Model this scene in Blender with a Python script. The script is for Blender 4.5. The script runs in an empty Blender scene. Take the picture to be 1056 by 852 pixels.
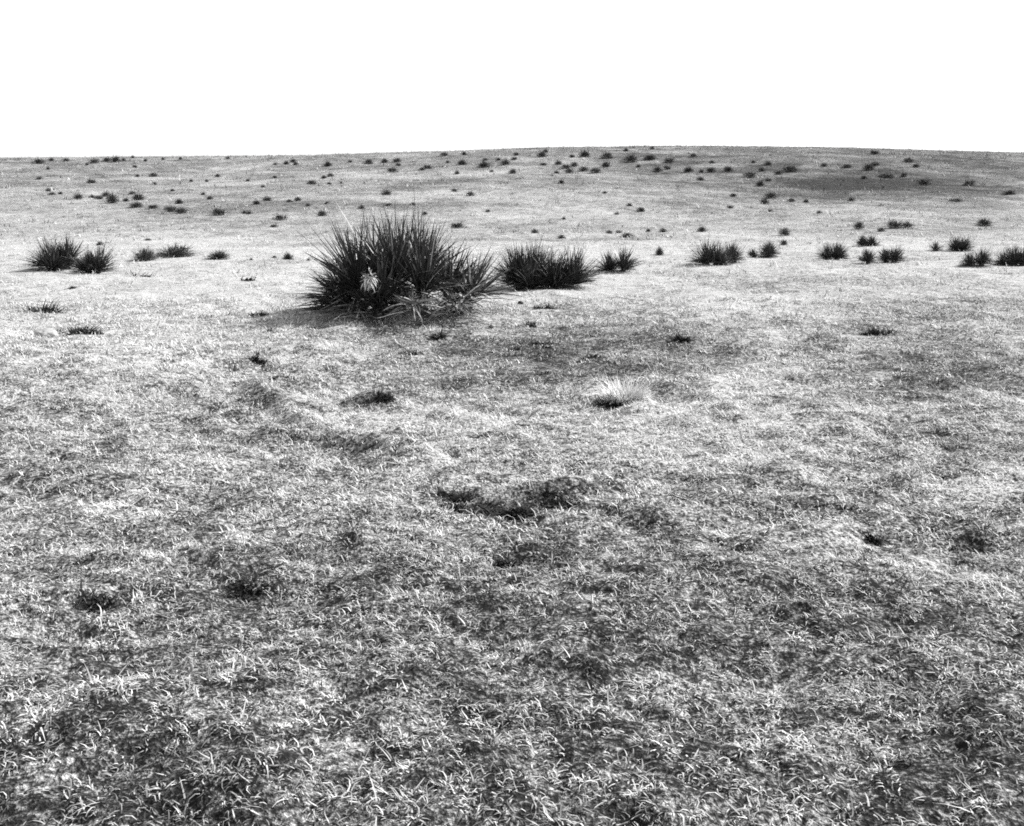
import bpy, math, random
import numpy as np
from mathutils import Vector

random.seed(7)
RNG = np.random.default_rng(11)
S = bpy.context.scene
COL = S.collection

# ------------------------------------------------------------------ camera
W, H = 1056.0, 852.0           # photograph's own pixels, used for surveying only
F = 1224.0                     # focal length in those pixels
EYE = 170.0                    # row of the eye-level line
EZ = 1.6                       # eye height

cam = bpy.data.objects.new('camera', bpy.data.cameras.new('camera'))
COL.objects.link(cam)
cam.location = (0, 0, EZ)
cam.rotation_euler = (math.radians(90), 0, 0)
cam.data.sensor_width = 36
cam.data.lens = F / W * 36
cam.data.shift_y = -(H / 2 - EYE) / W
cam.data.clip_start = 0.05
cam.data.clip_end = 3000
S.camera = cam

# ------------------------------------------------------------------ noise
def _hash(i, j, seed):
    h = (i.astype(np.int64) * 374761393 + j.astype(np.int64) * 668265263 + seed * 974634777) & 0x7fffffff
    h = ((h ^ (h >> 13)) * 1274126177) & 0x7fffffff
    h = (h ^ (h >> 16)) & 0xffff
    return h / 65535.0

def vnoise(x, y, seed=0):
    i = np.floor(x); j = np.floor(y)
    fx = x - i; fy = y - j
    fx = fx * fx * fx * (fx * (fx * 6 - 15) + 10); fy = fy * fy * fy * (fy * (fy * 6 - 15) + 10)
    a = _hash(i, j, seed); b = _hash(i + 1, j, seed)
    c = _hash(i, j + 1, seed); d = _hash(i + 1, j + 1, seed)
    return (a * (1 - fx) + b * fx) * (1 - fy) + (c * (1 - fx) + d * fx) * fy * 1.0 - 0.5

def rnoise(x, y, seed=0):
    c, s = math.cos(0.6 + seed), math.sin(0.6 + seed)
    return vnoise(c * x - s * y, s * x + c * y, seed)

def sstep(a, b, x):
    t = np.clip((x - a) / (b - a), 0, 1)
    return t * t * (3 - 2 * t)

# ------------------------------------------------------------------ terrain
YC = 115.0                     # distance of the hill's crest
CREST_X = [-400, -55, -20, -6, 3, 16, 30, 46, 400]
CREST_P = [164.5, 163.5, 160.5, 156, 152.5, 150.5, 152.5, 157.5, 163]

def flat_at(px, py):
    Y = F * EZ / (py - EYE)
    return (px - W / 2) * Y / F, Y

# local relief: (px, py, sx metres, sy metres, amp metres)
RELIEF = []
for px, py, sx, sy, a in [
    (140, 392, 1.2, 0.9, 0.20), (60, 360, 1.2, 1.2, 0.06), (330, 400, 0.9, 1.3, -0.07),
    (520, 385, 1.6, 1.5, -0.09), (740, 430, 1.0, 0.8, 0.05), (900, 470, 0.9, 0.6, 0.04),
    (250, 620, 0.5, 0.3, -0.05), (700, 620, 0.6, 0.3, 0.04),
    # hollows and little hummocks
    (484, 524, 0.06, 0.04, -0.04), (504, 522, 0.05, 0.03, -0.04), (530, 527, 0.05, 0.03, -0.035), (500, 506, 0.2, 0.04, 0.03),
    (470, 510, 0.06, 0.05, -0.05), (574, 516, 0.10, 0.05, -0.05), (590, 503, 0.12, 0.06, 0.035),
    (393, 417, 0.06, 0.05, -0.045), (400, 405, 0.12, 0.06, 0.02), (520, 574, 0.05, 0.05, -0.05),
    (625, 533, 0.05, 0.05, -0.04), (652, 545, 0.06, 0.05, -0.04), (240, 600, 0.12, 0.05, -0.02),
    (95, 625, 0.10, 0.04, -0.02), (60, 648, 0.1, 0.05, -0.05), (270, 608, 0.1, 0.05, -0.018),
    (768, 488, 0.04, 0.05, -0.04), (900, 553, 0.04, 0.04, -0.04), (762, 566, 0.07, 0.05, -0.05),
    (634, 410, 0.08, 0.05, -0.045), (495, 413, 0.07, 0.10, -0.05), (525, 413, 0.06, 0.08, -0.045),
    (970, 497, 0.06, 0.05, -0.05), (1020, 533, 0.09, 0.05, -0.05), (1005, 555, 0.1, 0.05, -0.04),
    (300, 455, 0.22, 0.16, -0.06), (345, 462, 0.20, 0.12, -0.06),
    (262, 374, 0.10, 0.12, -0.06), (238, 393, 0.20, 0.15, -0.05), (200, 375, 0.2, 0.15, -0.04),
    (700, 347, 0.18, 0.25, 0.06), (660, 395, 0.3, 0.2, 0.03), (430, 330, 1.0, 0.8, 0.08),
]:
    X, Y = flat_at(px, py)
    RELIEF.append((X, Y, sx, sy, a))

# broken turf round the dip: clods and scrapes
_g = random.Random(5)
for _ in range(70):
    X, Y = flat_at(_g.gauss(300, 85), _g.gauss(412, 34))
    RELIEF.append((X, Y, _g.uniform(.04, .13), _g.uniform(.03, .08), _g.choice([-1, 1]) * _g.uniform(.02, .05)))
for _ in range(60):
    X, Y = flat_at(_g.uniform(60, 1000), _g.uniform(370, 640))
    RELIEF.append((X, Y, _g.uniform(.04, .12), _g.uniform(.03, .07), _g.choice([-1, 1]) * _g.uniform(.012, .035)))

def poly_dist(X, Y, pts):
    best = np.full(np.shape(X), 1e9)
    for (x0, y0), (x1, y1) in zip(pts[:-1], pts[1:]):
        dx, dy = x1 - x0, y1 - y0
        t = np.clip(((X - x0) * dx + (Y - y0) * dy) / (dx * dx + dy * dy), 0, 1)
        best = np.minimum(best, np.hypot(X - x0 - t * dx, Y - y0 - t * dy))
    return best

RUT = [flat_at(*p) for p in [(262, 404), (300, 424), (345, 438), (392, 456), (430, 470)]]
LEDGE = [(-14, 26.5), (-6, 27.2), (0, 26.4), (5, 27.0), (9, 26.2)]

def zlow(X, Y):
    X = np.asarray(X, float); Y = np.asarray(Y, float)
    cp = np.interp(X, CREST_X, CREST_P)
    zc = EZ + (EYE - cp) * YC / F
    t = np.clip((Y - 22.0) / (YC - 22.0), 0, 1)
    s = t * t * (3 - 2 * t) * 0.75 + t * t * 0.25 * (2 - t) 
    z = zc * s
    # far side of the crest falls away again
    z = z - np.where(Y > YC, 0.0011 * (np.minimum(Y, 420) - YC) ** 2 * 0.25, 0)
    # long rolls
    fade = sstep(24, 45, Y) * (1 - sstep(80, 112, Y))
    z = z + fade * (0.5 * rnoise(X / 26, Y / 19, 3) + 0.22 * rnoise(X / 9, Y / 8, 4))
    shp = np.broadcast(X, Y).shape
    Xf = np.broadcast_to(X, shp).ravel(); Yf = np.broadcast_to(Y, shp).ravel()
    zr = np.zeros(Xf.shape)
    for x, y, sx, sy, a in RELIEF:
        k = np.nonzero((np.abs(Yf - y) < 4 * sy) & (np.abs(Xf - x) < 4 * sx))[0]
        if len(k): zr[k] += a * np.exp(-0.5 * (((Xf[k] - x) / sx) ** 2 + ((Yf[k] - y) / sy) ** 2))
    z = z + zr.reshape(shp)
    d = poly_dist(X, Y, RUT)
    z = z + 0.085 * np.exp(-0.5 * (d / 0.085) ** 2)
    d = poly_dist(X, Y, LEDGE)
    z = z + 0.05 * np.exp(-0.5 * (d / 0.5) ** 2)
    return z

def zfull(X, Y):
    X = np.asarray(X, float); Y = np.asarray(Y, float)
    r = np.hypot(X, Y)
    z = zlow(X, Y)
    near = 1 - sstep(14, 40, r)
    z = z + near * 0.065 * rnoise(X / 0.75, Y / 0.75, 5)
    z = z + (1 - sstep(12, 28, r)) * 0.055 * rnoise(X / 0.27, Y / 0.27, 6)
    z = z + (1 - sstep(5, 9, r)) * 0.016 * rnoise(X / 0.05, Y / 0.05, 10)
    z = z + (1 - sstep(7, 14, r)) * 0.030 * rnoise(X / 0.11, Y / 0.11, 7)
    z = z + sstep(15, 40, r) * (1 - sstep(112, 130, Y)) * (0.10 * rnoise(X / 2.2, Y / 2.2, 8) + 0.06 * rnoise(X / 0.9, Y / 1.3, 9))
    return z

def at(px, py):
    """The point of the ground that the ray through a pixel of the photograph meets."""
    k = (px - W / 2) / F; m = (EYE - py) / F
    Ys = np.geomspace(2.0, 130.0, 500)
    hit = np.nonzero(zlow(k * Ys, Ys) >= EZ + m * Ys)[0]
    if len(hit):
        a = Ys[max(hit[0] - 1, 0)]; Yf = np.linspace(a, Ys[hit[0]], 60)
        h2 = np.nonzero(zlow(k * Yf, Yf) >= EZ + m * Yf)[0]
        Y = float(Yf[h2[0]])
    else:
        Y = YC - 3
    return Vector((k * Y, Y, float(zfull(k * Y, Y))))

# ground cover: how pale (bare sand, bleached grass) or dark (weeds, burnt-looking mat, painted shade of hollows and rut) the turf is
COVER = [
    (940, 172, 130, 20, -.22), (900, 192, 62, 4, -.30), (856, 197, 20, 8, -.24), (1015, 197, 42, 4, -.26), (915, 205, 50, 3, -.14), (960, 183, 40, 3, -.16), (860, 187, 40, 3, -.16),
    (790, 203, 30, 6, -.16), (700, 175, 100, 10, -.08), (620, 191, 60, 4, -.10), (940, 188, 60, 5, -.18),
    (290, 211, 90, 4, -.14), (440, 213, 85, 4, -.18), (250, 199, 60, 3, -.10), (800, 187, 60, 3, -.12),
    (560, 248, 110, 1.6, -.26), (300, 252, 60, 1.5, -.14), (790, 291, 70, 8, -.20), (960, 335, 110, 34, -.26),
    (990, 235, 90, 10, -.10), (560, 346, 120, 20, -.26), (695, 348, 60, 12, -.12), (640, 374, 80, 16, -.22),
    (480, 380, 90, 20, -.18), (120, 375, 120, 24, .22), (715, 438, 90, 30, .22), (800, 392, 60, 22, .10),
    (250, 600, 90, 28, -.12), (100, 625, 70, 12, -.16), (315, 455, 45, 8, -.28), (370, 437, 35, 6, .25),  # dark strip under the rut paints its shaded side; the pale crest is bare
    (488, 524, 30, 8, -.55), (528, 527, 20, 6, -.45), (515, 514, 14, 5, -.3), (468, 512, 10, 4, -.4), (574, 516, 26, 8, -.30), (396, 416, 13, 7, -.35), (250, 385, 60, 12, -.16),  # mostly the shade of the hollows, painted into the cover tone
    (40, 415, 30, 22, -.12), (910, 390, 90, 22, -.14), (960, 440, 70, 20, -.10), (1015, 505, 22, 10, .30),
    (766, 468, 20, 5, .25), (890, 535, 30, 12, .22), (500, 600, 160, 26, -.10), (930, 330, 60, 8, -.1),
    (420, 450, 60, 25, .08), (760, 345, 60, 14, .10), (330, 335, 90, 8, -.14), (190, 348, 60, 5, -.12),
    (480, 330, 120, 5, .06), (60, 470, 50, 30, -.04), (560, 322, 50, 3, -.2),
]
BASE_Y = [140, 160, 185, 205, 235, 255, 325, 350, 380, 430, 500, 560, 650, 760, 852]
BASE_T = [.48, .51, .60, .65, .72, .94, .95, .80, .75, .77, .73, .65, .55, .50, .48]

def cover(X, Y):
    X = np.asarray(X, float); Y = np.asarray(Y, float)
    Yc = np.maximum(Y, 1.5)
    z = zlow(X, Y)
    py = EYE + F * (EZ - z) / Yc
    px = W / 2 + F * X / Yc
    t = np.interp(py, BASE_Y, BASE_T)
    far = sstep(25, 50, Y)
    px = px + far * (14 * rnoise(X / 4, Y / 5, 27) + 9 * rnoise(X / 1.5, Y / 2.4, 28))
    py = py + far * 2.5 * rnoise(X / 5, Y / 6, 29)
    t = t + far * 0.16 * rnoise(X / 0.9, Y / 1.6, 30)
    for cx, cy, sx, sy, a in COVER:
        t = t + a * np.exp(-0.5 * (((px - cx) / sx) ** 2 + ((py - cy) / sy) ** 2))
    t = t + 0.16 * rnoise(X / 1.1, Y / 1.4, 21) + 0.22 * rnoise(X / 0.42, Y / 0.5, 22) + (1 - sstep(9, 16, Y)) * 0.34 * rnoise(X / 0.15, Y / 0.17, 34)
    t = t + sstep(18, 40, Y) * (0.20 * rnoise(X / 5, Y / 7, 23) + 0.16 * rnoise(X / 2.1, Y / 3.5, 24))
    hill = sstep(30, 60, Y)
    st = rnoise(X / 3.6, Y / 2.2, 25)
    t = t - hill * (0.05 + 0.17 * sstep(2, 18, X)) * sstep(0.0, 0.35, st) * sstep(-0.15, 0.2, rnoise(X / 22, Y / 14, 26))
    return np.clip(t, 0.02, 1.0)

# ------------------------------------------------------------------ materials
def mat(name, rough=0.9, spec=0.2):
    m = bpy.data.materials.new(name); m.use_nodes = True
    nt = m.node_tree
    b = nt.nodes['Principled BSDF']
    b.inputs['Roughness'].default_value = rough
    b.inputs['Specular IOR Level'].default_value = spec
    return m, nt, b

def N(nt, t, **kw):
    n = nt.nodes.new(t)
    for k, v in kw.items(): setattr(n, k, v)
    return n

def ramp(nt, src, stops):
    r = N(nt, 'ShaderNodeValToRGB')
    while len(r.color_ramp.elements) < len(stops): r.color_ramp.elements.new(0.5)
    for e, (p, v) in zip(r.color_ramp.elements, stops):
        e.position = p; e.color = (v, v, v, 1)
    nt.links.new(src, r.inputs['Fac'])
    return r.outputs['Color']

def noise(nt, vec, scale, detail=4, rough=0.6):
    n = N(nt, 'ShaderNodeTexNoise')
    n.inputs['Scale'].default_value = scale; n.inputs['Detail'].default_value = detail
    n.inputs['Roughness'].default_value = rough
    nt.links.new(vec, n.inputs['Vector'])
    return n.outputs['Fac']

def math_(nt, op, a, b=None, clamp=False):
    n = N(nt, 'ShaderNodeMath', operation=op, use_clamp=clamp)
    for k, v in enumerate((a, b)):
        if v is None: continue
        if isinstance(v, (int, float)): n.inputs[k].default_value = v
        else: nt.links.new(v, n.inputs[k])
    return n.outputs[0]

GROUND, nt, b = mat('prairie_soil', 1.0, 0.05)
geo = N(nt, 'ShaderNodeNewGeometry').outputs['Position']
att = N(nt, 'ShaderNodeAttribute', attribute_name='cover').outputs['Fac']
n1 = noise(nt, geo, 30, 4, 0.7)
n2 = noise(nt, geo, 5.5, 4, 0.7)
n3 = noise(nt, geo, 85, 2, 0.6)
sp = math_(nt, 'ADD', math_(nt, 'MULTIPLY', math_(nt, 'SUBTRACT', n1, 0.5), 2.6),
           math_(nt, 'MULTIPLY', math_(nt, 'SUBTRACT', n2, 0.5), 1.3))
sp = math_(nt, 'ADD', sp, math_(nt, 'MULTIPLY', math_(nt, 'SUBTRACT', n3, 0.5), 1.9))
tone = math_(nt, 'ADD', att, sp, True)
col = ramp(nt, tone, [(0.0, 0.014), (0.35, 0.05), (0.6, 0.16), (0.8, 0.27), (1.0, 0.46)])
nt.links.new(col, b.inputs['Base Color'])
bump = N(nt, 'ShaderNodeBump'); bump.inputs['Strength'].default_value = 0.7; bump.inputs['Distance'].default_value = 0.03
nt.links.new(math_(nt, 'ADD', n1, n3), bump.inputs['Height'])
nt.links.new(bump.outputs['Normal'], b.inputs['Normal'])

def tone_mat(name, stops, rough, spec):
    m, nt, b = mat(name, rough, spec)
    a = N(nt, 'ShaderNodeAttribute', attribute_name='tone').outputs['Fac']
    geo = N(nt, 'ShaderNodeTexCoord').outputs['Object']
    n = noise(nt, geo, 40, 2)
    f = math_(nt, 'ADD', a, math_(nt, 'MULTIPLY', math_(nt, 'SUBTRACT', n, 0.5), 0.25), True)
    nt.links.new(ramp(nt, f, stops), b.inputs['Base Color'])
    return m

GRASS = tone_mat('bleached_grass', [(0, .012), (.3, .06), (.5, .24), (.75, .52), (1, .66)], 0.7, 0.25)
YUCCA = tone_mat('yucca_leaf', [(0, .014), (.5, .032), (.72, .07), (.85, .25), (1, .55)], 0.42, 0.4)
SHRUB = tone_mat('shrub_leaf', [(0, .022), (.6, .05), (.85, .11), (1, .25)], 0.6, 0.3)
GREY = tone_mat('grey_yucca_leaf', [(0, .025), (.5, .05), (.72, .10), (.85, .25), (1, .45)], 0.55, 0.3)
DEAD = tone_mat('dead_leaf', [(0, .10), (.4, .3), (1, .62)], 0.75, 0.2)
STEM = tone_mat('yucca_stem', [(0, .03), (1, .09)], 0.9, 0.1)
WEED = tone_mat('dark_weed', [(0, .012), (.7, .04), (1, .16)], 0.85, 0.1)
STONE, nt, b = mat('pale_stone', 0.9, 0.2)
tc = N(nt, 'ShaderNodeTexCoord').outputs['Object']
nt.links.new(ramp(nt, noise(nt, tc, 22, 6, .7), [(0.3, .10), (0.5, .34), (0.7, .52)]), b.inputs['Base Color'])
CLOD, nt, b = mat('dark_clod', 1.0, 0.1)
tc = N(nt, 'ShaderNodeTexCoord').outputs['Object']
nt.links.new(ramp(nt, noise(nt, tc, 30, 5, .7), [(0.3, .02), (0.7, .07)]), b.inputs['Base Color'])

# ------------------------------------------------------------------ mesh helpers
def mesh_np(name, verts, quads, tone=None, attr='tone', smooth=True):
    """verts (n,3), quads (m,4) -> mesh; fast path for large sheets of quads."""
    me = bpy.data.meshes.new(name)
    n, m = len(verts), len(quads)
    me.vertices.add(n); me.vertices.foreach_set('co', np.asarray(verts, np.float32).ravel())
    me.loops.add(m * 4); me.loops.foreach_set('vertex_index', np.asarray(quads, np.int32).ravel())
    me.polygons.add(m)
    me.polygons.foreach_set('loop_start', np.arange(0, m * 4, 4, dtype=np.int32))
    me.polygons.foreach_set('use_smooth', np.full(m, smooth))
    if tone is not None:
        a = me.attributes.new(attr, 'FLOAT', 'POINT')
        a.data.foreach_set('value', np.asarray(tone, np.float32))
    me.update(calc_edges=True); me.validate()
    return me

def obj(name, me, material, parent=None):
    if material is not None and not me.materials: me.materials.append(material)
    o = bpy.data.objects.new(name, me); COL.objects.link(o)
    if parent is not None: o.parent = parent
    return o

def tag(o, label, cat, group=None):
    o['label'] = label; o['category'] = cat
    if group: o['group'] = group
    return o

def thing(name, label, cat, loc, rotz=0.0, scale=1.0, group=None):
    o = bpy.data.objects.new(name, None); COL.objects.link(o)
    o.empty_display_size = 0.2
    o.location = loc; o.rotation_euler = (0, 0, rotz); o.scale = (scale,) * 3
    return tag(o, label, cat, group)

def copy_tree(src, name=None):
    r = src.copy(); COL.objects.link(r)
    for ch in src.children:
        c = ch.copy(); COL.objects.link(c); c.parent = r
        for g in ch.children:
            d = g.copy(); COL.objects.link(d); d.parent = c
    return r

# ------------------------------------------------------------------ ground sheet
rr = [0.25]
while rr[-1] < 900:
    r = rr[-1]
    rr.append(r * (1.05 if r < 1.6 else 1.0030 if r < 10 else 1.0045 if r < 16 else 1.006 if r < 135 else 1.05))
rr = np.array(rr)
ai = np.arange(-0.56, 0.5601, 0.0031)
ao = np.linspace(0.56, 2 * math.pi - 0.56, 150)[1:-1]
ang = np.concatenate([ai, ao])
R, A = np.meshgrid(rr, ang, indexing='ij')
X = R * np.sin(A); Y = R * np.cos(A)
Z = zfull(X, Y)
V = np.stack([X.ravel(), Y.ravel(), Z.ravel()], 1)
nr, na = R.shape
i = np.arange(nr - 1)[:, None]; j = np.arange(na)[None, :]; j2 = (j + 1) % na
Q = np.stack([i * na + j, i * na + j2, (i + 1) * na + j2, (i + 1) * na + j], -1).reshape(-1, 4)[:, ::-1]
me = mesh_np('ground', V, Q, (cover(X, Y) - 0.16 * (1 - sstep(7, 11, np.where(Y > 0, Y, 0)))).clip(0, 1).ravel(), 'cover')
# close the small disc under the camera
g = obj('ground', me, GROUND); g['kind'] = 'structure'

# ------------------------------------------------------------------ bleached turf (stuff)
def strips(P, D, L, wd, curl, side, segs, tone, lift):
    """Curved blades. P roots (n,3), D horizontal heading (n,2), L length, wd width."""
    n = len(P)
    vs = []
    px, py, pz = P[:, 0].copy(), P[:, 1].copy(), P[:, 2].copy()
    el = lift.copy(); hd = np.arctan2(D[:, 1], D[:, 0])
    for k in range(segs + 1):
        w = wd * (1 - (k / segs) ** 1.6 * 0.85) * 0.5
        sx, sy = -np.sin(hd) * w, np.cos(hd) * w
        vs.append(np.stack([px - sx, py - sy, pz], 1)); vs.append(np.stack([px + sx, py + sy, pz], 1))
        st = L / segs
        px = px + np.cos(el) * np.cos(hd) * st; py = py + np.cos(el) * np.sin(hd) * st
        pz = pz + np.sin(el) * st
        el = el - curl / segs; hd = hd + side / segs
    Vv = np.stack(vs, 1)                       # n, 2(segs+1), 3
    m = 2 * (segs + 1)
    base = np.arange(n)[:, None] * m
    q = np.concatenate([base + np.array([[2 * k, 2 * k + 1, 2 * k + 3, 2 * k + 2]]) for k in range(segs)], 1).reshape(-1, 4)
    return Vv.reshape(-1, 3), q, np.repeat(tone, m)

GV, GQ, GT, off = [], [], [], 0
def add_turf(y0, y1, tufts, per, rad, L0, W0, segs, half=0.47, marg=1.2, keep=None, lift0=0.5, cl=0.075):
    global off
    area = half * (y1 * y1 - y0 * y0) + 2 * marg * (y1 - y0)
    n = int(area * tufts)
    # uniform over the trapezium of ground in view
    Yt = RNG.uniform(y0, y1, int(n * 1.9)); Xt = RNG.uniform(-(half * y1 + marg), half * y1 + marg, len(Yt))
    k = np.abs(Xt) < half * Yt + marg
    Xt, Yt = Xt[k], Yt[k]
    g1 = rnoise(Xt / cl, Yt / cl, 32)
    dens = 0.40 + 0.7 * rnoise(Xt / 0.35, Yt / 0.35, 31) + 2.6 * g1
    c = cover(Xt, Yt)
    dens = dens * (0.65 + 0.5 * np.clip(c, 0, 0.75) / 0.75)
    if keep is not None: dens = dens * keep(Xt, Yt, c)
    k = RNG.uniform(0, 1, len(Xt)) < np.clip(dens * 1.25, 0, 1)
    Xt, Yt, c = Xt[k], Yt[k], c[k]
    n = len(Xt)
    X = np.repeat(Xt, per); Y = np.repeat(Yt, per); cc = np.repeat(c, per)
    tt = np.repeat(RNG.uniform(-1, 1, n), per)
    m = len(X)
    a = RNG.uniform(0, 2 * math.pi, m); q = rad * np.sqrt(RNG.uniform(0, 1, m))
    X = X + np.cos(a) * q; Y = Y + np.sin(a) * q
    a2 = a + RNG.normal(0, 0.7, m)
    Z = zfull(X, Y) - 0.004
    L = L0 * RNG.lognormal(0, 0.35, m); wd = W0 * RNG.uniform(0.6, 1.3, m)
    lift = np.clip(RNG.normal(lift0, 0.4, m), 0.05, 1.5)
    curl = RNG.uniform(0.3, 2.8, m); side = RNG.normal(0, 1.7, m)
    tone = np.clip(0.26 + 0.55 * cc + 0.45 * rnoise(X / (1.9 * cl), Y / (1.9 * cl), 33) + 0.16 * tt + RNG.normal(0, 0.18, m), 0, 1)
    v, qd, t = strips(np.stack([X, Y, Z], 1), np.stack([np.cos(a2), np.sin(a2)], 1), L, wd, curl, side, segs, tone, lift)
    GV.append(v); GQ.append(qd + off); GT.append(t); off += len(v)

add_turf(2.3, 5.0, 1500, 8, 0.015, 0.030, 0.0046, 3, lift0=.38, cl=0.045)
add_turf(5.0, 8.5, 800, 8, 0.018, 0.036, 0.0058, 3, lift0=.40, cl=0.06)
add_turf(8.5, 14., 300, 7, 0.030, 0.045, 0.0090, 2, lift0=.42, cl=0.11)
add_turf(14., 24., 22, 8, 0.07, 0.075, 0.011, 2, cl=0.2, keep=lambda X, Y, c: np.clip(1.25 - c, 0.06, 1))
add_turf(24., 50., 3.2, 8, 0.10, 0.11, 0.020, 2, cl=0.4, keep=lambda X, Y, c: np.clip(1.5 - c, 0.3, 1))
add_turf(50., 118., 0.9, 8, 0.14, 0.15, 0.035, 1, cl=0.8, keep=lambda X, Y, c: np.clip(1.5 - c, 0.3, 1))
turf = obj('dry_grass', mesh_np('dry_grass', np.concatenate(GV), np.concatenate(GQ), np.concatenate(GT), smooth=False), GRASS)
turf['kind'] = 'stuff'; turf['label'] = 'short bleached prairie grass covering the ground'; turf['category'] = 'grass'
del GV, GQ, GT

# ------------------------------------------------------------------ rosettes of stiff leaves
def rosette(name, n, L, wd, th0=0.0, th1=1.5, lean=(0, 0), centre=(0, 0, 0), core=0.05, droop=0.35, pale=0.08,
            seed=0, power=0.8, vee=0.35, fan=None, dark=0.45):
    """Leaves radiating from a core; th is the angle from the vertical. One mesh."""
    g = np.random.default_rng(seed)
    th = th0 + (th1 - th0) * g.uniform(0, 1, n) ** power
    ph = g.uniform(0, 2 * math.pi, n) if fan is None else g.uniform(fan[0], fan[1], n)
    Ln = L * g.uniform(0.68, 1.12, n) * (1 - 0.12 * (th / 1.6))
    d = np.stack([np.sin(th) * np.cos(ph) + lean[0], np.sin(th) * np.sin(ph) + lean[1], np.cos(th)], 1)
    d /= np.linalg.norm(d, axis=1)[:, None]
    root = np.array(centre)[None] + d * core * g.uniform(0.2, 1.0, (n, 1)) + g.normal(0, core * 0.3, (n, 3))
    root[:, 2] = np.maximum(root[:, 2], 0.0)
    up = np.array([0, 0, 1.0])
    s = np.cross(d, up); s /= np.maximum(np.linalg.norm(s, axis=1), 1e-5)[:, None]
    tw = g.normal(0, 0.5, n)
    nrm = np.cross(s, d)
    s = s * np.cos(tw)[:, None] + nrm * np.sin(tw)[:, None]
    bend = g.normal(0, 0.05, (n, 3)) * np.where(g.uniform(0, 1, n) < .12, 5.0, 1.0)[:, None]
    seg = 4
    prof = [0.9, 1.0, 0.85, 0.55, 0.05]
    dr = droop * g.uniform(0.2, 1.5, n) * np.sin(np.clip(th, 0, 1.7))
    rings = []
    for k in range(seg + 1):
        u = k / seg
        p = root + d * (Ln * u)[:, None] + bend * (u * u * Ln)[:, None]
        p[:, 2] -= dr * Ln * u * u * 0.5
        p[:, 2] = np.maximum(p[:, 2], 0.012)
        w = wd * prof[k] * 0.5
        nn = np.cross(s, d)
        rings += [p - s * w, p - nn * (w * vee), p + s * w]
    Vv = np.stack(rings, 1)
    m = 3 * (seg + 1)
    pat = []
    for k in range(seg):
        a = 3 * k
        pat += [[a, a + 1, a + 4, a + 3], [a + 1, a + 2, a + 5, a + 4]]
    q = (np.arange(n)[:, None, None] * m + np.array(pat)[None]).reshape(-1, 4)
    t = np.clip(g.normal(dark, 0.17, n), 0, 0.74)
    isp = g.uniform(0, 1, n) < pale * (0.4 + 1.2 * th / 1.5)
    t = np.where(isp, g.uniform(0.72, 1.0, n), t)
    return mesh_np(name, Vv.reshape(-1, 3), q, np.repeat(t, m), smooth=False)

def tube(name, p0, p1, r0, r1, sides=8, tone=0.5, jitter=0.15, seed=0):
    g = np.random.default_rng(seed)
    p0, p1 = np.array(p0, float), np.array(p1, float)
    ax = p1 - p0; ax /= np.linalg.norm(ax)
    u = np.cross(ax, [0.3, 0.9, 0.2]); u /= np.linalg.norm(u); v = np.cross(ax, u)
    rings = 6; vs = []
    for k in range(rings + 1):
        t = k / rings
        c = p0 + (p1 - p0) * t; r = r0 + (r1 - r0) * t
        if k == rings: r *= 0.3
        for s in range(sides):
            a = 2 * math.pi * s / sides
            vs.append(c + (u * math.cos(a) + v * math.sin(a)) * r * (1 + g.uniform(-jitter, jitter)))
    q = []
    for k in range(rings):
        for s in range(sides):
            s2 = (s + 1) % sides
            q.append([k * sides + s, k * sides + s2, (k + 1) * sides + s2, (k + 1) * sides + s])
    return mesh_np(name, np.array(vs), np.array(q), np.full(len(vs), tone))

# ------------------------------------------------------------------ the big yucca
b0 = at(414, 322)
ppm = F / b0.y                      # photograph pixels per metre there
big = thing('yucca', 'largest yucca, a broad dark clump of spiky heads with pale dead leaves at its foot', 'yucca', b0)
def lp(px, h, dy):                  # local place from the photograph's column, a height, a depth
    return ((px - 414) / ppm, dy, h)
# (column, height, depth, leaves, length, th1, lean, pale)
heads = [
    (366, 0.16, 0.5, 50, 0.80, .6, (-.3, .1), .05), (414, 0.24, 0.5, 50, 0.80, .6, (-.05, .1), .05),
    (358, 0.10, 0.10, 150, 0.46, 1.5, (-.50, 0), .04), (362, 0.05, -.15, 120, 0.40, 1.75, (-.8, -.1), .02), (392, 0.08, -.42, 190, 0.32, 1.75, (-.1, -.2), .02), (372, 0.22, -.10, 200, 0.66, 1.30, (-.34, -.1), .05),  # lowest head is added to darken the ground where the shadow falls
    (385, 0.26, 0.35, 150, 0.68, 1.25, (-.22, .15), .05), (408, 0.28, 0.00, 220, 0.68, 1.3, (-.08, -.05), .06),
    (432, 0.30, 0.30, 190, 0.66, 1.25, (.06, .10), .06), (438, 0.20, -.20, 190, 0.58, 1.35, (.10, -.1), .07),
    (462, 0.18, 0.10, 150, 0.54, 1.35, (.22, 0), .12), (484, 0.14, -.08, 150, 0.50, 1.5, (.36, 0), .24),
    (398, 0.12, -.30, 150, 0.42, 1.50, (-.05, -.2), .05),
]
for k, (px, h, dy, n, L, th1, lean, pale) in enumerate(heads):
    c = lp(px, h, dy)
    r = obj('leaf_rosette', rosette('leaf_rosette', int(n * 0.95), L, 0.019, 0.0, th1 + .12, lean, c, 0.10, 0.25, pale, 100 + k), YUCCA, big)
    obj('stem', tube('stem', (c[0] - lean[0] * .1, c[1], -0.05), c, 0.06, 0.05, seed=k), STEM, r)
    if k in (3, 5, 7, 9, 10):
        obj('dead_leaf_skirt', rosette('dead_leaf_skirt', 46, L * 0.62, 0.016, 1.5, 2.25, lean, c, 0.06, 0.5, 0, 200 + k, dark=.4),
            DEAD, r)
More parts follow.
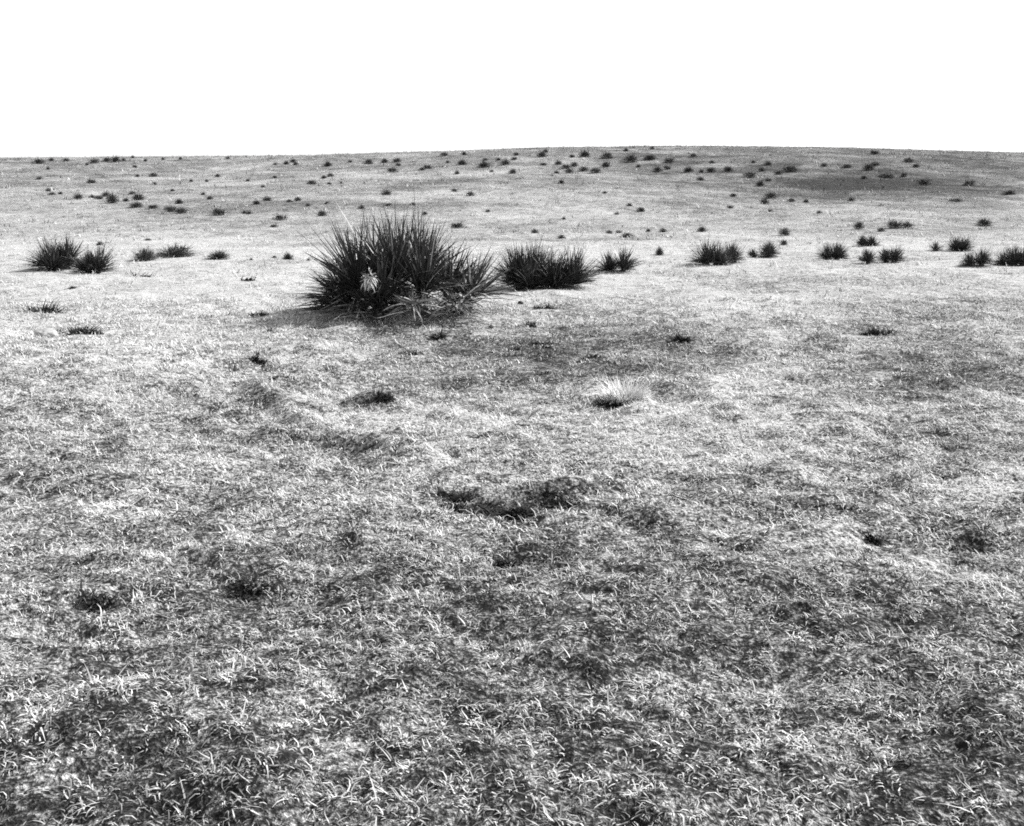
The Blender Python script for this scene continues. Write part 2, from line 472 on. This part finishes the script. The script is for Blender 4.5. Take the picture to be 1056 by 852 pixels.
# low starburst of pale leaves at the front and the pale withered head on the left
c = lp(432, 0.13, -0.70)
r = obj('leaf_rosette', rosette('leaf_rosette', 80, 0.32, 0.016, 0.9, 2.0, (0, -.15), c, 0.07, 0.45, 0.40, 130), YUCCA, big)
r['label'] = 'low starburst of pale edged leaves at the front'
c = lp(472, 0.08, -0.45)
r = obj('leaf_rosette', rosette('leaf_rosette', 90, 0.36, 0.016, 0.8, 1.8, (.2, -.1), c, 0.10, 0.6, 0.4, 131), YUCCA, big)
c = lp(387, 0.37, -0.56)
r = obj('leaf_rosette', rosette('leaf_rosette', 170, 0.30, 0.017, 1.1, 1.75, (-.45, -.1), lp(346, 0.05, -.02), 0.16, 0.3, .02, 134), YUCCA, big)  # dark leaves added where the clump's cast shadow lies
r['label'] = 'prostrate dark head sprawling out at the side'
w = obj('withered_head', rosette('withered_head', 110, 0.065, 0.018, 0.4, 2.7, (.25, -.2), c, 0.06, 1.2, 0, 132, dark=.75), DEAD, big)
w['label'] = 'pale withered head among the dark leaves'
obj('leaf_litter', rosette('leaf_litter', 70, 0.36, 0.014, 1.45, 1.75, (-.3, -.3), lp(370, 0.03, -.35), 0.18, 0.3, 0, 133, dark=.1), DEAD, big)

# ------------------------------------------------------------------ second and third yuccas behind it
def yucca_at(px, py, hs, label, group=None, cat='yucca', wd=0.017, pale=.04, seed=0, mat_=None):
    b = at(px, py); k = F / b.y
    t = thing('yucca', label, cat, b, group=group)
    for q, (hx, hh, dy, n, L, th1, lean) in enumerate(hs):
        c = ((hx - px) / k, dy, 0.55 * hh / k)
        r = obj('leaf_rosette', rosette('leaf_rosette', int(n * 2.6), L * 1.06 / k, wd * (0.8 if px < 700 else 0.62), 0.0, th1 + .22, lean, c, 0.20 * L / k, 0.25, pale, seed + q, power=.7), mat_ or (YUCCA if px < 640 else GREY), t)
        obj('stem', tube('stem', (c[0], c[1], -0.05), (c[0], c[1], max(c[2], 0.03)), 0.05, 0.04, seed=seed + q), STEM, r)
    return t

yucca_at(562, 297, [(536, 8, 0, 190, 38, 1.25, (-.12, 0)), (552, 8, .15, 150, 38, 1.2, (0, 0)), (570, 6, -.1, 150, 32, 1.35, (.1, 0)),
                    (588, 8, 0, 150, 33, 1.2, (.35, 0)), (548, 4, -.2, 100, 26, 1.5, (-.1, -.1))],
         'second largest yucca, dark and spiky, close behind the big clump', seed=300)
yucca_at(635, 279, [(628, 3, 0, 90, 18, 1.4, (-.1, 0)), (642, 4, 0, 90, 20, 1.25, (.3, 0))],
         'small hazy yucca leaning outward beside the second largest yucca', seed=320)
yucca_at(62, 279, [(52, 6, 0, 150, 27, 1.4, (-.25, 0)), (66, 7, 0.1, 150, 27, 1.25, (.05, 0)), (60, 4, -.2, 120, 22, 1.5, (-.1, 0))],
         'bushy dark yucca at the edge of the plain, the wider of a touching pair', 'yuccas on the plain', seed=330)
yucca_at(96, 282, [(92, 5, 0, 120, 21, 1.4, (-.1, 0)), (101, 5, 0, 110, 22, 1.3, (.15, 0))],
         'narrower yucca of the touching pair, standing on the side towards the shrub mounds', 'yuccas on the plain', seed=340)
yucca_at(733, 273, [(729, 4, 0, 110, 22, 1.3, (-.15, 0)), (738, 5, 0, 90, 21, 1.2, (.1, 0)), (744, 2, -.1, 60, 12, 1.5, (.2, 0))],
         'taller yucca of the twin plants with dark tangled foot on the pale plain', 'yuccas on the plain', seed=350)
yucca_at(756, 270, [(754, 6, 0, 110, 17, 1.4, (0, 0)), (758, 9, 0.1, 60, 14, 1.4, (.1, 0))],
         'paler rounder yucca of the twin plants, with a bare bright foot', 'yuccas on the plain', seed=360)
yucca_at(792, 264, [(792, 4, 0, 130, 13, 1.5, (.05, 0)), (795, 6, .1, 60, 12, 1.3, (.1, 0))],
         'rounded dark yucca next to a faint one, just past the twin plants', 'yuccas on the plain', seed=365)
yucca_at(776, 264, [(776, 2, 0, 60, 8, 1.4, (0, 0))], 'faint small yucca between the twin plants and a rounded dark one', 'yuccas on the plain', seed=368)
yucca_at(858, 268, [(854, 3, 0, 120, 14, 1.4, (-.1, 0)), (863, 5, 0, 120, 15, 1.3, (.35, 0))],
         'solid dark yucca slanting upward, alone on the pale plain', 'yuccas on the plain', seed=370)
yucca_at(896, 272, [(895, 4, 0, 100, 13, 1.3, (-.1, 0))], 'slim dark yucca joined by low leaves to a wider neighbour', 'yuccas on the plain', seed=375)
yucca_at(918, 271, [(914, 4, 0, 90, 12, 1.4, (-.2, 0)), (922, 4, 0, 90, 15, 1.2, (.35, 0))],
         'wide yucca with a raised tip, joined to a slim dark neighbour', 'yuccas on the plain', seed=380)
yucca_at(990, 258, [(986, 4, 0, 110, 12, 1.5, (-.1, 0)), (994, 4, 0, 110, 12, 1.5, (.1, 0))],
         'round dome shaped dark yucca, behind two blurred ones', 'yuccas on the plain', seed=385)
yucca_at(1007, 274, [(1000, 3, 0, 90, 12, 1.5, (-.2, 0)), (1012, 5, 0, 110, 15, 1.3, (.2, 0))],
         'blurred yucca in front of the round dome, with a long low shaded flank', 'yuccas on the plain', seed=390)
yucca_at(1042, 273, [(1036, 3, 0, 110, 14, 1.4, (-.1, 0)), (1046, 5, 0, 110, 17, 1.3, (.1, 0)), (1054, 5, 0, 90, 14, 1.3, (.1, 0))],
         'dark yucca last in the row, at the far end of the plain', 'yuccas on the plain', seed=395)
yucca_at(965, 258, [(965, 2, 0, 60, 9, 1.4, (0, 0))], 'faint grey yucca beside the round dome shaped one', 'yuccas on the plain', pale=.2, seed=398)
yucca_at(894, 254, [(890, 3, 0, 110, 9, 1.5, (0, 0)), (899, 3, 0, 110, 9, 1.5, (0, 0))],
         'flat oval dark yucca directly behind the slim one', 'yuccas on the plain', seed=400)

# ------------------------------------------------------------------ shrub mounds left of the big yucca, and shrubs on the hill
def clump(name, n, wd, seed):
    g = random.Random(seed); parts = []
    lobes = g.choice([1, 2, 2, 3, 3])
    for q in range(lobes):
        off = (0, 0) if lobes == 1 else (g.uniform(-.26, .26), g.uniform(-.2, .2))
        R = g.uniform(.75, 1.0) if lobes > 1 else 1.0
        parts.append(rosette(name, n // lobes + 40, 0.36 * R, wd, 0, g.uniform(1.45, 1.7), (g.uniform(-.2, .2), g.uniform(-.15, .15)),
                             (off[0], off[1], g.uniform(.05, .12)), 0.26, 0.25, .03, seed * 10 + q, dark=g.uniform(.4, .6), power=.6))
    vs, qs, ts, o = [], [], [], 0
    for m in parts:
        a = np.zeros(len(m.vertices) * 3); m.vertices.foreach_get('co', a)
        b = np.zeros(len(m.loops), int); m.loops.foreach_get('vertex_index', b)
        c = np.zeros(len(m.vertices)); m.attributes['tone'].data.foreach_get('value', c)
        vs.append(a.reshape(-1, 3)); qs.append(b.reshape(-1, 4) + o); ts.append(c); o += len(m.vertices)
        bpy.data.meshes.remove(m)
    return mesh_np(name, np.concatenate(vs), np.concatenate(qs), np.concatenate(ts), smooth=False)
VAR = [(clump('shrub_far', 420, 0.020, 500 + k), clump('shrub_mound', 700, 0.016, 540 + k)) for k in range(9)]

def shrub(px, py, w, h, label, far=True, group=None, k=0):
    b = at(px, py)
    m = w / (F / b.y)                                   # width in metres
    hh = h / (F / b.y)
    me = VAR[(k * 4 + k // 9) % 9][0 if far else 1]
    o = obj('shrub', me, SHRUB)
    o.location = b; o.location.z -= 0.01
    o.rotation_euler = (0, 0, random.uniform(0, 6.28))
    sx = m / (0.78 if far else 0.84)
    o.scale = (sx, sx, min(max(hh / 0.56, sx * 0.45), sx * 1.6))
    return tag(o, label, 'shrub', group)

low = 'low shrubs on the plain'
shrub(147, 268, 26, 13, 'uneven dark shrub mound with a raised middle, nearest the touching yucca pair', False, low, 0)
shrub(187, 265, 34, 13, 'smooth low dome of a shrub, darkest of the mounds on the plain', False, low, 3)
shrub(166, 264, 9, 5, 'little scrap of shrub bridging the gap between two dark mounds', False, low, 1)
shrub(226, 267, 22, 9, 'spiky little shrub, smallest of the mounds between the yucca pair and the big yucca', False, low, 4)
shrub(297, 268, 12, 8, 'small round shrub on pale ground just short of the big yucca', False, low, 2)
shrub(680, 263, 9, 9, 'upright little shrub on pale ground between the hazy yucca and the twins', False, low, 4)
shrub(316, 270, 6, 3, 'scrap of dark shrub touching the outer leaf tips of the big yucca', True, low, 1)
shrub(284, 266, 5, 3, 'tiny dark shrub beside the small round one near the big yucca', True, low, 1)
shrub(258, 268, 4, 3, 'tiny speck of a shrub between the spiky mound and the small round one', True, low, 1)

HILL = [  # column, row of the middle, width, (height) in the photograph
 (40.5,165.5,10),(51.5,164,6),(50,173,4),(68,165,6),(90,169,4),(98,165.5,9),(109,164.5,8),(119,164,10,7),(128,164,5),(137,162.5,4),
 (150,164,4),(168,163,3),(187,163,4),(235,162,4),(139,172,4),(40.5,184,6),(94,187,9,5),(158.5,180.5,8),(142,181,4),(160,188,5),
 (197,185,4),(213,185,4),(225,181,6),(255,185,5),(282.5,182.5,5),(271,192,4),(285,169,5),(293.5,168,7),(302,165,7),(305,169,6),
 (338,169,9),(361,167,4),(335,182,6),(340,180.5,7),(320,188,9),(340,188.5,4),(351.5,188,3),(50,196,6),(53,200,6),(61,200,5),
 (81,202,9,7),(95.5,202,6),(102,203,8),(109,200,9),(116,205,13,11),(136,197,6),(131,206,7),(146,203,15,7),(140,211,14,6),
 (157.5,213,9,5),(175,215,13,7),(186,217,12,6),(186,208,9),(177,197,5),(210,200,5),(216,203,7),(225.5,217,14,9),(252,218.5,6),
 (257,219.5,6),(263,207,9),(276,204,10,5),(298.5,206,6),(305.5,204,8),(318,211,5),(337,209.5,5),(333.5,219,10),(289,223,13,6),
 (282,233,6),(102,250,7),(153.5,247,7,3),
 (381.6,166.5,9),(394.5,166,8),(409,165,8),(411,169.5,6),(404,175,9),(435,174,6),(441,171.6,8),(458,159.5,7),(478,158,6),
 (461,166.5,4),(477,167.5,10),(471.6,178,6),(500,164,5),(499,169.5,13,7),(507,176,4),(513.5,164.5,5),(521,167.5,10),(530,163.5,6),
 (533,158.5,6),(529,176,9),(558,158.5,10),(562,155,6),(561,169,6),(576,167,8),(584,171,8),(591.6,170,8),(575,177,6),(586,176,9),
 (601,174.6,9),(614,175.7,10),(577.6,186.6,7),(590.6,160.7,6),(601,159,12),(628,160,12),(644,154.5,6),(624,170,10),(650.6,163.4,14),
 (669,162.4,14,7),(672.4,152.5,5),(691,165,10),(677.5,174.3,10),(688,172.6,8),(659,171,5),(650,210.8,6),(659.5,214.5,9),(636,218,5),
 (623,199,4),(399,197.5,10),(468,196,6),(484,200.6,9),(373,213,7),(400.7,210.5,6),(425,209.4,6),(438,218.6,6),(502.6,217,5),
 (581,223.4,5),(471,233,13,7),(551,237.5,8),(578.6,243,8),(628,237.5,7),(638.5,237.5,6),(648,241.7,13,5),(669,237,6),(684,237,8),
 (714.5,160,7),(733,166,6),(708.5,175,11),(721.7,183.4,8),(723.4,177,6),(732.7,175,10),(752,173,10),(773,179.5,11),(777,167,5),
 (786,174,7),(792.5,168.5,8),(802.5,177,8),(792.5,184.5,6),(817,172.8,14),(849,170,7),(872,171,8),(893.6,172,12),(903,169,8),
 (913,180,14,4),(931,180,7),(901.5,157,9),(936,164,10),(945,171,7),(953,187,12),(892,183,7),(781.5,188.8,10),(756.5,201,7),
 (794,201,12),(787,206,11),(816.7,206,7),(830,206,6),(752.6,214,6),(794.6,217.6,5),(844,217,6),(877.6,205,7),(723.4,235.8,10),
 (810,238,12,8),(807,250,8,6),(885.4,232.6,10,10),(922,231,16,10),(935,232,11,8),(908,237,8),(1017.5,229.4,16,9),
 (1000,187,10),(1040,199,14,5),(985,205,12,4),
]
COLS = [(-1, 122, 'touching yucca pair'), (122, 240, 'low shrub mounds'), (240, 316, 'small round shrub'),
        (316, 515, 'big yucca'), (515, 614, 'second largest yucca'), (614, 702, 'small hazy yucca'), (702, 768, 'twin yuccas'),
        (768, 835, 'rounded dark yucca'), (835, 945, 'slanting dark yucca'), (945, 1100, 'dome shaped yucca')]
ROWS = [(0, 166, 'along crest'), (166, 181, 'on upper slope'), (181, 198, 'on middle slope'),
        (198, 226, 'on lower slope'), (226, 262, 'at hill foot')]
ORD = 'first second third fourth fifth sixth seventh eighth ninth tenth eleventh twelfth thirteenth fourteenth fifteenth sixteenth'.split()
NUM = 'one two three four five six seven eight nine ten eleven twelve thirteen fourteen fifteen sixteen'.split()
cells = {}
for s in HILL:
    c = next(i for i, q in enumerate(COLS) if q[0] <= s[0] < q[1]); r = next(i for i, q in enumerate(ROWS) if q[0] <= s[1] < q[1])
    cells.setdefault((c, r), []).append(s)
count = 0
for (c, r), ss in sorted(cells.items()):
    ss.sort(key=lambda s: s[0])
    ws = sorted(s[2] for s in ss)
    for i, s in enumerate(ss):
        w = s[2]; h = s[3] if len(s) > 3 else max(3.2, w * 0.62)
        size = 'tiny' if w < 5.5 else 'small' if w < 8.5 else 'flat wide' if h < 0.45 * w else 'plump'
        where = ROWS[r][2] + ' above ' + COLS[c][2]
        n = len(ss)
        if n == 1: label = size + ' dark shrub, the only one ' + where
        elif w == ws[-1] and ws.count(w) == 1: label = size + ' dark shrub, widest of the %s %s' % (NUM[n - 1], where)
        elif n == 2: label = size + ' dark shrub, narrower of the two ' + where
        else: label = size + ' dark shrub, %s from left of %s %s' % (ORD[i], NUM[n - 1], where)
        shrub(s[0], s[1] + h / 2, w, h, label, True, 'dark shrubs scattered over the hillside', count)
        count += 1

# ------------------------------------------------------------------ things lying in the foreground turf
# bleached bunchgrass tuft
p = at(645, 411)
def tuft(name, loc, n, L, wd, lift, seed, tone, spread=0.03, lean=0.0, flat=False):
    g = np.random.default_rng(seed)
    a = g.uniform(0, 2 * math.pi, n); q = spread * np.sqrt(g.uniform(0, 1, n))
    gx, gy = np.cos(a) * q, np.sin(a) * q
    if flat:                                       # ragged patch: a handful of uneven scraps
        m = 7
        sx = g.uniform(-1, 1, m) * spread; sy = g.normal(0, .32, m) * spread; sr = g.uniform(.08, .38, m) * spread
        k = g.choice(m, n, p=sr / sr.sum())
        gx = sx[k] + g.normal(0, 1, n) * sr[k]; gy = sy[k] + g.normal(0, .6, n) * sr[k]
    P = np.stack([gx, gy, zfull(loc.x + gx, loc.y + gy) - loc.z - 0.006], 1)
    a2 = a + g.normal(0, .4, n) 
    D = np.stack([np.cos(a2) + lean, np.sin(a2)], 1)
    v, qd, t = strips(P, D, L * g.lognormal(0, .3, n), wd * g.uniform(.6, 1.3, n), g.uniform(.1, 1.5, n), g.normal(0, .5, n), 4,
                      np.clip(g.normal(tone, .15, n), 0, 1), np.clip(g.normal(lift, .28, n), .2, 1.55))
    return mesh_np(name, v, qd, t, smooth=False)
o = obj('bunchgrass', tuft('bunchgrass', p, 700, 0.14, 0.0080, 0.95, 60, 1.1, 0.10, .25), GRASS); o.location = p
tag(o, 'pale shaggy bunchgrass tuft standing up from the turf, dark at its foot', 'grass tuft')
o = obj('weed', tuft('weed', p, 380, 0.055, 0.009, .7, 61, .15, 0.13), WEED); o.location = at(634, 413)  # dark blades put in where the tuft's shadow falls
tag(o, 'dark matted blades added as the shadow at the foot of the pale bunchgrass tuft', 'weed')

WEEDS = [  # column, row, width px, blades, length m, label
 (48, 322, 30, 260, .13, 'dark leafy weed on pale ground at the edge, above the pale stone'),
 (92, 345, 34, 260, .10, 'sprawling dark weed just below the pale stone, broken into several pieces'),
 (264, 324, 22, 120, .07, 'thin flat dark weed in the shadow side of the big yucca'),
 (265, 375, 13, 120, .06, 'compact dark weed on the slope between pale bank and swale'),
 (395, 418, 20, 200, .06, 'dark weed in a small hollow on the bank of the swale'),
 (449, 347, 22, 160, .06, 'dark flat weed just below the big yucca'),
 (488, 527, 52, 620, .045, 'black matted weed put in to darken the larger hollow of the near turf'),  # black blades here and next deepen the hollow's shade
 (530, 529, 36, 420, .045, 'black weed put in to darken the tapering end of the larger hollow'),
 (574, 520, 34, 220, .04, 'narrow dark weed lying beside the black hollow'),
 (470, 514, 22, 160, .05, 'dark weed on the upper rim of the black hollow'),
 (148, 285, 18, 60, .10, 'flat dark weed lying on pale ground below the uneven mound'),
 (255, 291, 15, 50, .08, 'thin broken line of weed on pale ground below the spiky mound'),
 (75, 300, 9, 40, .06, 'tiny dark weed on pale ground below the touching yucca pair'),
 (563, 322, 22, 90, .07, 'long flat weed on pale ground in front of the second largest yucca'),
 (546, 336, 11, 70, .06, 'small black weed under the long flat one'),
 (909, 343, 30, 200, .09, 'dark low weed in the grey turf below the slim yucca pair'),
 (703, 350, 22, 150, .08, 'grey weed on a small hummock under the twin yuccas'),
 (424, 367, 11, 70, .04, 'round black weed in the swale under the big yucca'),
 (532, 360, 10, 60, .04, 'small dark weed in the dark middle of the swale'),
 (560, 354, 24, 100, .05, 'wider dark weed in the dark middle of the swale'),
 (605, 374, 22, 120, .05, 'dark weed at the upper side of the bunchgrass tuft'),
 (520, 578, 22, 200, .04, 'dark weed in the near turf straight under the black hollow'),
 (95, 628, 56, 240, .035, 'broad dark weed patch, nearest of those under the pale bank'),
 (250, 604, 56, 200, .035, 'dark weed patch in the near turf under the rut'),
 (768, 490, 14, 80, .035, 'short dark weed with a pale bare spot above it'),
 (972, 499, 20, 120, .04, 'dark weed in the near turf beside a bright bare spot'),
 (900, 555, 14, 80, .035, 'small dark weed in near turf, under the bright bare spot'),
]
for k, (px, py, w, n, L, label) in enumerate(WEEDS):
    q = at(px, py); half = w / 2 / (F / q.y)
    o = obj('weed', tuft('weed', q, int(n * 1.6), L, 0.006 + 0.0007 * q.y, .55, 700 + k, .35, max(half * 0.8, .02), 0, True), WEED); o.location = q
    tag(o, label, 'weed', 'dark weeds in the turf')

def lump(name, sx, sy, sz, seed, m):
    me = bpy.data.meshes.new(name)
    import bmesh
    bm = bmesh.new(); bmesh.ops.create_icosphere(bm, subdivisions=4, radius=1)
    g = random.Random(seed); o3 = [g.uniform(0, 50) for _ in range(3)]
    from mathutils import noise as mn
    for v in bm.verts:
        d = 1 + .30 * mn.noise(v.co * 1.3 + Vector(o3)) + .14 * mn.noise(v.co * 3.4 + Vector(o3)) + .05 * mn.noise(v.co * 9 + Vector(o3))
        v.co = Vector((v.co.x * d * sx, v.co.y * d * sy, max(v.co.z * d, -.5) * sz))
    for f in bm.faces: f.smooth = True
    bm.to_mesh(me); bm.free()
    return obj(name, me, m)

q = at(48, 342); o = lump('stone', .11, .09, .05, 3, STONE); o.location = q + Vector((0, 0, .03)); tag(o, 'rounded pale stone with a dark rim of shadow, at the edge under a leafy weed', 'stone')
q = at(537, 315); o = lump('clod', .03, .03, .03, 8, CLOD); o.location = q + Vector((0, 0, .01)); tag(o, 'small dark clod on pale ground beside the big yucca', 'clod')
q = at(506, 337); o = lump('clod', .026, .03, .024, 9, CLOD); o.location = q + Vector((0, 0, .01)); tag(o, 'small dark clod in the turf under the outer leaves of the big yucca', 'clod')
# forked twig
q = at(546, 437)
tw = thing('twig', 'thin forked dark twig lying in the turf, between the black hollow and the swale', 'twig', q + Vector((0, 0, .035)))
obj('stem', tube('stem', (-.01, -.10, .0), (.02, .03, .012), .004, .003, 6), CLOD, tw)
obj('fork', tube('fork', (.02, .03, .012), (.085, .10, .03), .003, .0015, 6), CLOD, tw)
obj('fork', tube('fork', (.0, -.05, .005), (.05, -.01, .03), .0028, .0015, 6), CLOD, tw)

# ------------------------------------------------------------------ light
EL, AZ = math.radians(40), math.radians(64)         # sun: to the side, a little beyond the plants
sd = Vector((math.sin(AZ) * math.cos(EL), math.cos(AZ) * math.cos(EL), math.sin(EL)))
sun = bpy.data.objects.new('sun', bpy.data.lights.new('sun', 'SUN')); COL.objects.link(sun)
sun.data.energy = 5.0; sun.data.angle = math.radians(0.5); sun.data.color = (1, .995, .985)
sun.rotation_euler = sd.to_track_quat('Z', 'Y').to_euler(); sun.location = (20, 10, 30)

w = bpy.data.worlds.new('World'); S.world = w; w.use_nodes = True
nt = w.node_tree; bg = nt.nodes['Background']
sky = nt.nodes.new('ShaderNodeTexSky'); sky.sky_type = 'NISHITA'; sky.sun_disc = False
sky.sun_elevation = EL; sky.sun_rotation = AZ; sky.dust_density = 0.0; sky.air_density = 1.0; sky.ozone_density = 1.0
bw = nt.nodes.new('ShaderNodeSeparateColor')        # black and white film of the time saw mostly blue: a white sky
nt.links.new(sky.outputs['Color'], bw.inputs['Color']); nt.links.new(bw.outputs['Blue'], bg.inputs['Color'])
bg.inputs['Strength'].default_value = 0.118

S.view_settings.view_transform = 'Standard'
S.view_settings.look = 'None'
S.view_settings.exposure = 0.9
S.view_settings.gamma = 1
S.view_settings.use_curve_mapping = False
S.render.engine = 'CYCLES'
S.cycles.max_bounces = 4
S.cycles.diffuse_bounces = 2
S.cycles.use_denoising = False
S.cycles.filter_width = 1.8
